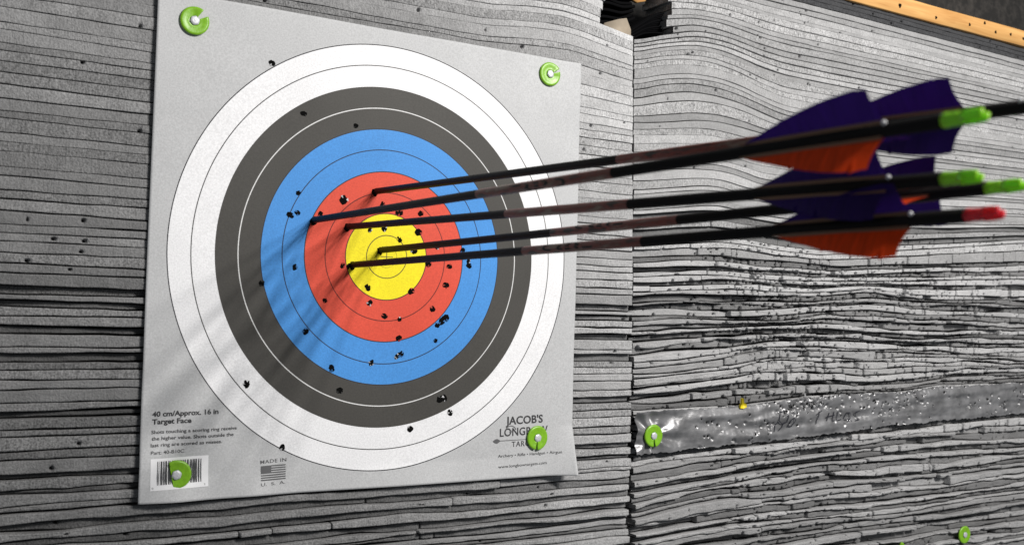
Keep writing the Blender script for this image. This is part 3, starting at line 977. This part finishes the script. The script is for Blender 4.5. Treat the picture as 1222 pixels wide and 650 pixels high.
V, F = [], []
for px, py, r in ptear:
    if rng.random() < .72:
        n = 8
        b = len(V)
        e = rng.uniform(.7, 1.6)
        for j in range(n):
            t = 2 * PI * j / n
            rr = r * .62 * (1 + .35 * rng.uniform(-1, 1))
            x, yv = px + rr * e * math.cos(t), py + rr * math.sin(t) * .8
            V.append((x, yv, tape_z(px, py) + .10))
        F.append(tuple(range(b, b + n)))
o = link('tape_tears', raw_mesh('tape_tears', wv(V) - np.array(tape.location), None, F, False), M_HOLE, tape)
o['kind'] = 'stuff'
V, F = [], []
for px, py, r in ptear:
    for _ in range(int(rng.random() < .45)):
        t = rng.uniform(0, 2 * PI); big = 1.7 if abs(px - 56) < 5 and rng.random() < .5 else 1.0
        l = big * rng.uniform(.10, .28); w = big * rng.uniform(.05, .12)
        c, s_ = math.cos(t), math.sin(t)
        bx, by = px + .16 * c, py + .16 * s_
        z0 = tape_z(px, py)
        b = len(V)
        V += [(bx - s_ * w, by + c * w, z0 + .08), (bx + s_ * w, by - c * w, z0 + .08), (bx + c * l + s_ * w * .5, by + s_ * l - c * w * .5, z0 + rng.uniform(.15, .4)), (bx + c * l - s_ * w * .6, by + s_ * l + c * w * .4, z0 + rng.uniform(.15, .4))]
        F.append((b, b + 1, b + 2, b + 3))
M_FLAKE = simple_mat('tape_flake', (.45, .45, .46), .4, metal=.3)
o = link('tape_flaps', raw_mesh('tape_flaps', wv(V) - np.array(tape.location), None, F, False), M_FLAKE, tape)
o['kind'] = 'stuff'


def stroke(name, paths, w, mat, parent, zf):
    V, F = [], []
    for pth in paths:
        p = np.array(pth, float)
        t = np.linspace(0, len(p) - 1, (len(p) - 1) * 6 + 1)
        q = np.stack([np.interp(t, range(len(p)), p[:, 0]), np.interp(t, range(len(p)), p[:, 1])], 1)
        d = np.gradient(q, axis=0); d /= np.linalg.norm(d, axis=1)[:, None] + 1e-9
        nrm = np.stack([-d[:, 1], d[:, 0]], 1) * w
        for i in range(len(q)):
            z = zf(*q[i])
            b = len(V)
            V += [(*(q[i] + nrm[i]), z), (*(q[i] - nrm[i]), z)]
            if i:
                F.append((b - 2, b - 1, b + 1, b))
    return wall_obj(name, V, mat, parent, polys=F, smooth=False)


def tz_max(x, y):
    return max(tape_z(x + a, y + b) for a in (-.15, 0, .15) for b in (-.15, 0, .15)) + .09


def U(u, v_):   # handwriting laid out on the tape, in tape centimetres
    return (50.0 + u, -18.35 + v_)


hand = [
    [U(1.2, 2.3), U(1.0, 1.4), U(1.6, 1.0), U(2.3, 1.2), U(2.5, 1.9), U(2.0, 2.5), U(1.1, 2.4)],
    [U(.5, .1), U(.6, 1.0), U(1.1, 1.2)], [U(1.2, .2), U(1.7, .6), U(1.9, 1.2)],
    [U(2.6, .6), U(2.9, 1.4), U(3.4, 1.7), U(3.7, 1.2), U(3.2, .6), U(2.7, .7)],
    [U(8.0, 2.3), U(7.8, 1.6), U(7.5, .8)], [U(7.4, 1.9), U(8.5, 2.4)],
    [U(9.4, 1.1), U(9.8, 2.1)], [U(10.3, 1.0), U(10.6, 2.2)], [U(9.2, 1.5), U(10.7, 1.8)],
    [U(11.2, 2.2), U(11.1, 1.1), U(11.9, 1.2)],
    [U(12.7, 1.9), U(12.4, 1.2), U(13.0, .9), U(13.6, 1.3), U(13.4, 2.0), U(12.7, 2.0)], [U(13.1, 1.3), U(13.7, .9)],
    [U(15.0, 2.2), U(14.3, 2.0), U(14.7, 1.5), U(15.1, 1.1), U(14.3, 1.0)],
]
stroke('handwritten_word', hand[:4], .055, M_MARKER, tape, tz_max)
stroke('handwritten_word', hand[4:], .055, M_MARKER, tape, tz_max)

# small yellow scrap stuck above the tape
P2 = [(45.05, -15.35), (45.05, -14.95), (45.25, -14.9), (45.25, -14.25), (45.5, -14.2), (45.62, -14.75), (46.0, -14.85), (46.0, -15.25), (45.5, -15.4)]
n = len(P2)
V = [(x, yv, .26 + .03 * ((i * 5) % 3)) for i, (x, yv) in enumerate(P2)] + [(x, yv, .02) for x, yv in P2]
tag(wall_obj('plastic_scrap', V, M_YELLOWSCRAP, polys=[tuple(range(n))] + [(i, (i + 1) % n, (i + 1) % n + n, i + n) for i in range(n)], smooth=False),
    'tiny torn yellow plastic scrap stuck above the silver tape', 'plastic scrap')

# ------------------------------------------------------------------ arrows
R_SH = .295


def lathe(name, prof, seg=20, closed=True):
    an = np.linspace(0, 2 * PI, seg + 1)[:-1]
    V = np.zeros((len(prof), seg, 3))
    for i, (r, z) in enumerate(prof):
        V[i, :, 0] = r * np.cos(an) * S; V[i, :, 1] = r * np.sin(an) * S; V[i, :, 2] = z * S
    polys = [tuple(q) for q in grid_quads(len(prof), seg, wrap=True).tolist()]
    if closed:
        polys += [tuple(range(seg))[::-1], tuple((len(prof) - 1) * seg + j for j in range(seg))]
    return raw_mesh(name, V.reshape(-1, 3), None, polys)


FL, FH = 7.4, 1.40      # feather length and height


def feather_mesh(seed):
    rg = np.random.default_rng(seed)
    n, m = 64, 12
    t = np.linspace(0, 1, n)
    # shield cut: long rising leading edge, nearly square trailing edge
    tt = np.minimum(t / .92, 1)
    h = FH * (.8 * np.clip(np.sin(tt * PI / 2), 0, 1) + .2 * tt) * (1 - .04 * np.clip((t - .92) / .08, 0, 1))
    h = h + .012 * rg.uniform(-1, 1, n) * (h > .2)
    V = np.zeros((m, n, 3))
    bend = .06 * rg.uniform(-1, 1)
    for i in range(m):
        f = i / (m - 1)
        sweep = (-.24 * f - .10 * math.sin(f * PI)) * np.clip((t - .5) / .5, 0, 1)     # slanted trailing edge
        V[i, :, 0] = (R_SH + .05 + f * h) * S
        V[i, :, 1] = (bend * f ** 2 * 2 + .05 * (t - .5) + .02 * np.sin(t * 9 + f * 2)) * S
        V[i, :, 2] = (t * FL + sweep) * S
    q = grid_quads(m, n)
    keep = np.ones(len(q), bool)
    for c0 in rg.choice(np.arange(14, 58), 2, replace=False):       # barbs parted at the outer edge
        for i in range(m - 1 - int(rg.integers(2, 5)), m - 1):
            V[i + 1, c0, 2] -= .035 * S * (i - m + 7)
            V[i + 1, c0, 1] += .03 * S * (i - m + 7)
    return raw_mesh('feather', V.reshape(-1, 3), q)


def quill_mesh():
    n = 24
    t = np.linspace(0, 1, n)
    prof = [(-.07, -.04), (-.05, .10), (0, .14), (.05, .10), (.07, -.04)]
    V = np.zeros((len(prof), n, 3))
    tp = np.minimum(1, .35 + t * 4)
    for i, (w, h) in enumerate(prof):
        V[i, :, 0] = (R_SH + h * tp) * S; V[i, :, 1] = (w * tp + .05 * (t - .5)) * S; V[i, :, 2] = (t * (FL + .15) - .25) * S
    return raw_mesh('quill', V.reshape(-1, 3), grid_quads(len(prof), n))


def nock_mesh():
    """plug, collar and two prongs with a string groove between them"""
    import bmesh
    bm = bmesh.new()
    seg = 20
    prof = [(.27, -.25), (.27, 0), (.315, .02), (.325, .16), (.30, .22), (.30, .62), (.275, .85)]
    rings = []
    for r, z in prof:
        rings.append([bm.verts.new((r * S * math.cos(2 * PI * j / seg), r * S * math.sin(2 * PI * j / seg), z * S)) for j in range(seg)])
    for a_, b_ in zip(rings, rings[1:]):
        for j in range(seg):
            bm.faces.new((a_[j], a_[(j + 1) % seg], b_[(j + 1) % seg], b_[j]))
    bm.faces.new(rings[0][::-1])
    bm.faces.new(rings[-1])
    for sgn in (-1, 1):
        secs = []
        for z, yc, hy, hx in ((.80, .15, .13, .28), (1.05, .165, .11, .27), (1.25, .18, .10, .26), (1.42, .17, .12, .25), (1.58, .20, .09, .22), (1.66, .21, .05, .17)):
            secs.append([bm.verts.new((hx * S * math.cos(2 * PI * j / 12), sgn * (yc + hy * math.sin(2 * PI * j / 12)) * S, z * S)) for j in range(12)])
        for a_, b_ in zip(secs, secs[1:]):
            for j in range(12):
                bm.faces.new((a_[j], a_[(j + 1) % 12], b_[(j + 1) % 12], b_[j]))
        bm.faces.new(secs[0][::-1]); bm.faces.new(secs[-1])
    bmesh.ops.recalc_face_normals(bm, faces=bm.faces)
    me = bpy.data.meshes.new('nock')
    bm.to_mesh(me); bm.free()
    me.polygons.foreach_set('use_smooth', np.ones(len(me.polygons), bool))
    return me


FEATHERS = [feather_mesh(s) for s in (1, 2, 3)]
FEATHER_O = FEATHERS[0].copy()
QUILL = quill_mesh()
NOCK_G = nock_mesh(); NOCK_R = NOCK_G.copy()
GLUE = lathe('glue_dot', [(.01, -.11), (.06, -.08), (.10, -.03), (.10, .03), (.06, .08), (.01, .11)], 12)
for f in FEATHERS[1:]:
    f.materials.append(M_PURPLE)
FEATHER_O.materials.append(M_ORANGE)


def shaft_text(s, s0, s1, ang, flip, parent):
    V, F = text_mesh2d(s, .045, 1.12)
    lo, hi = V[:, 0].min(), V[:, 0].max()
    u = (V[:, 0] - lo) / (hi - lo); w = (V[:, 1] / CAP - .5) * .47
    if flip:
        z = s1 - u * (s1 - s0); th = ang + w / R_SH
    else:
        z = s0 + u * (s1 - s0); th = ang - w / R_SH
    r = R_SH + .014
    Q = np.stack([r * np.cos(th), r * np.sin(th), z], 1) * S
    return link('shaft_lettering', raw_mesh('shaft_lettering', Q, None, F, False), M_SHAFTINK, parent)


def arrow(entry, dy, roll, L_nock, nock, wrap, label, text=None, gap=2.4, dot=True, dotz=None):
    o = thing('arrow', label, 'arrow', (entry[0], entry[1], pz(*entry)), 'arrows stuck in the target')
    ez = Vector((0, -1, dy)).normalized()
    ex = Vector((math.cos(roll), 0, math.sin(roll)))
    ex = (ex - ez * ex.dot(ez)).normalized()
    ey = ez.cross(ex)
    mt = Matrix((ex, ey, ez)).transposed()
    o.rotation_euler = mt.to_euler()
    link('shaft', lathe('shaft', [(R_SH, -4), (R_SH, 0), (R_SH, L_nock * .5), (R_SH, L_nock - .02), (R_SH - .03, L_nock)], 24), M_CARBON, o)
    w = link('decal_wrap', lathe('decal_wrap', [(R_SH + .006, wrap[0]), (R_SH + .006, wrap[1])], 24, False), M_WRAP, o)
    if text:
        a0, a1, ang, flip = text
        shaft_text('INTREPID', a0, a1, ang - roll, flip, w)
    f0 = L_nock - gap - FL
    for k in range(3):
        fm = FEATHER_O if k == 0 else FEATHERS[k]
        fo = link('feather', fm, None, o)
        fo.location = (0, 0, f0 * S)
        fo.rotation_euler = (0, 0, k * 2 * PI / 3)
        if k == 0:
            fo['label'] = 'orange feather'
        link('quill', QUILL, M_QUILL, fo)
    if dot:
        gd = link('glue_dot', GLUE, M_GLUE, o)
        ga = math.radians(140) - roll
        gd.location = ((R_SH + .05) * S * math.cos(ga), (R_SH + .05) * S * math.sin(ga), (dotz if dotz else L_nock - gap + .05) * S)
    nk = link('nock', NOCK_R if nock == 'red' else NOCK_G, M_NOCKR if nock == 'red' else M_NOCKG, o)
    nk.location = (0, 0, L_nock * S)
    nk.rotation_euler = (0, 0, math.radians(70) - roll)
    nk.scale = (.88, .88, .88 if nock == 'red' else .97)
    return o


ENTRY = [(-1.3, 6.1), (-7.2, 3.0), (-3.9, 2.6), (-.6, .6), (-3.3, -.9)]
for ei, (hx, hy) in enumerate(ENTRY):
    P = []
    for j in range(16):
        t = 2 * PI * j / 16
        r = .33 * (1 + .22 * rh.uniform(-1, 1)) * (1 + .45 * max(0, math.cos(t - D(230))))  # ragged entry hole, drawn out down-left as a painted contact shadow of the shaft
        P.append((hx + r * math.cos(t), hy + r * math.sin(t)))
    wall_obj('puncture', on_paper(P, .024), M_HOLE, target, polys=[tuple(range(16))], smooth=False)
VA = D(200)    # wall angle that faces the viewer
arrow((-1.3, 6.1), -.037, D(8), 65.7, 'green', (38.4, 54.3), 'arrow entering the top of the red ring, its end out of frame', gap=3.4, dotz=64.75)
arrow((-7.2, 3.0), -.010, D(240), 65.7, 'green', (31.5, 46.2), 'arrow lettered INTREPID entering the left edge of the red ring, with a green nock', text=(34.4, 42.0, VA, False))
arrow((-3.9, 2.6), -.028, D(0), 63.2, 'green', (29.5, 43.2), 'arrow entering the red ring just above the left of the yellow, with a green nock')
arrow((-0.6, 0.6), .003, D(196), 62.7, 'green', (30.0, 43.4), 'arrow entering beside the centre cross, green nock farthest to the right', dot=False, text=(33, 40, D(130), True))
arrow((-3.3, -0.9), .005, D(240), 63.8, 'red', (30.9, 43.7), 'arrow with the only red nock, lowest of the five, entering the edge of the yellow', text=(33.5, 40.8, D(165), True))

# ------------------------------------------------------------------ light
w = bpy.data.worlds.new('World'); scene.world = w; w.use_nodes = True
bg = w.node_tree.nodes['Background']
bg.inputs['Color'].default_value = (.86, .93, 1.0, 1); bg.inputs['Strength'].default_value = .145


def lamp(name, p, power, size, col=(1, .97, .93), aim=(10, 0, 0)):
    li = bpy.data.lights.new(name, 'AREA'); li.shape = 'DISK'; li.size = size * S; li.energy = power; li.color = col
    o = bpy.data.objects.new(name, li); COL.objects.link(o)
    o.location = Vector(wv([p])[0])
    d = Vector(wv([aim])[0]) - o.location
    o.rotation_euler = d.to_track_quat('-Z', 'Y').to_euler()
    return o


for lx, ly, lz, pw in ((92, 66, 142, 9), (77, 86, 150, 13.5), (68, 97, 152, 13.5), (47, 111, 150, 10)):
    lamp('ceiling_lamp', (lx, ly, lz), pw, 11)

# ------------------------------------------------------------------ camera (solved from the target rings)
cam = bpy.data.cameras.new('Camera')
co = bpy.data.objects.new('Camera', cam); COL.objects.link(co)
C = (-37.878, -4.688, 88.696)
Rm = np.array([[0.8626847, -0.0424671, -0.5039561], [0.0275091, 0.9989333, -0.0370869], [0.5049935, 0.0181309, 0.8629327]])
T3 = np.array([[1, 0, 0], [0, 0, -1], [0, 1, 0]])
Rw = T3 @ Rm
M4 = Matrix(Rw.tolist()).to_4x4(); M4.translation = Vector(wv([C])[0])
co.matrix_world = M4
cam.sensor_width = 36; cam.sensor_fit = 'HORIZONTAL'
cam.lens = 36 * 1207.1 / 1222
cam.clip_start = .01; cam.clip_end = 50
cam.dof.use_dof = True
cam.dof.focus_distance = 1.0
cam.dof.aperture_fstop = 11.5
scene.camera = co

scene.render.engine = 'CYCLES'
scene.view_settings.view_transform = 'Standard'
scene.view_settings.look = 'None'
scene.view_settings.exposure = 0
scene.view_settings.gamma = 1
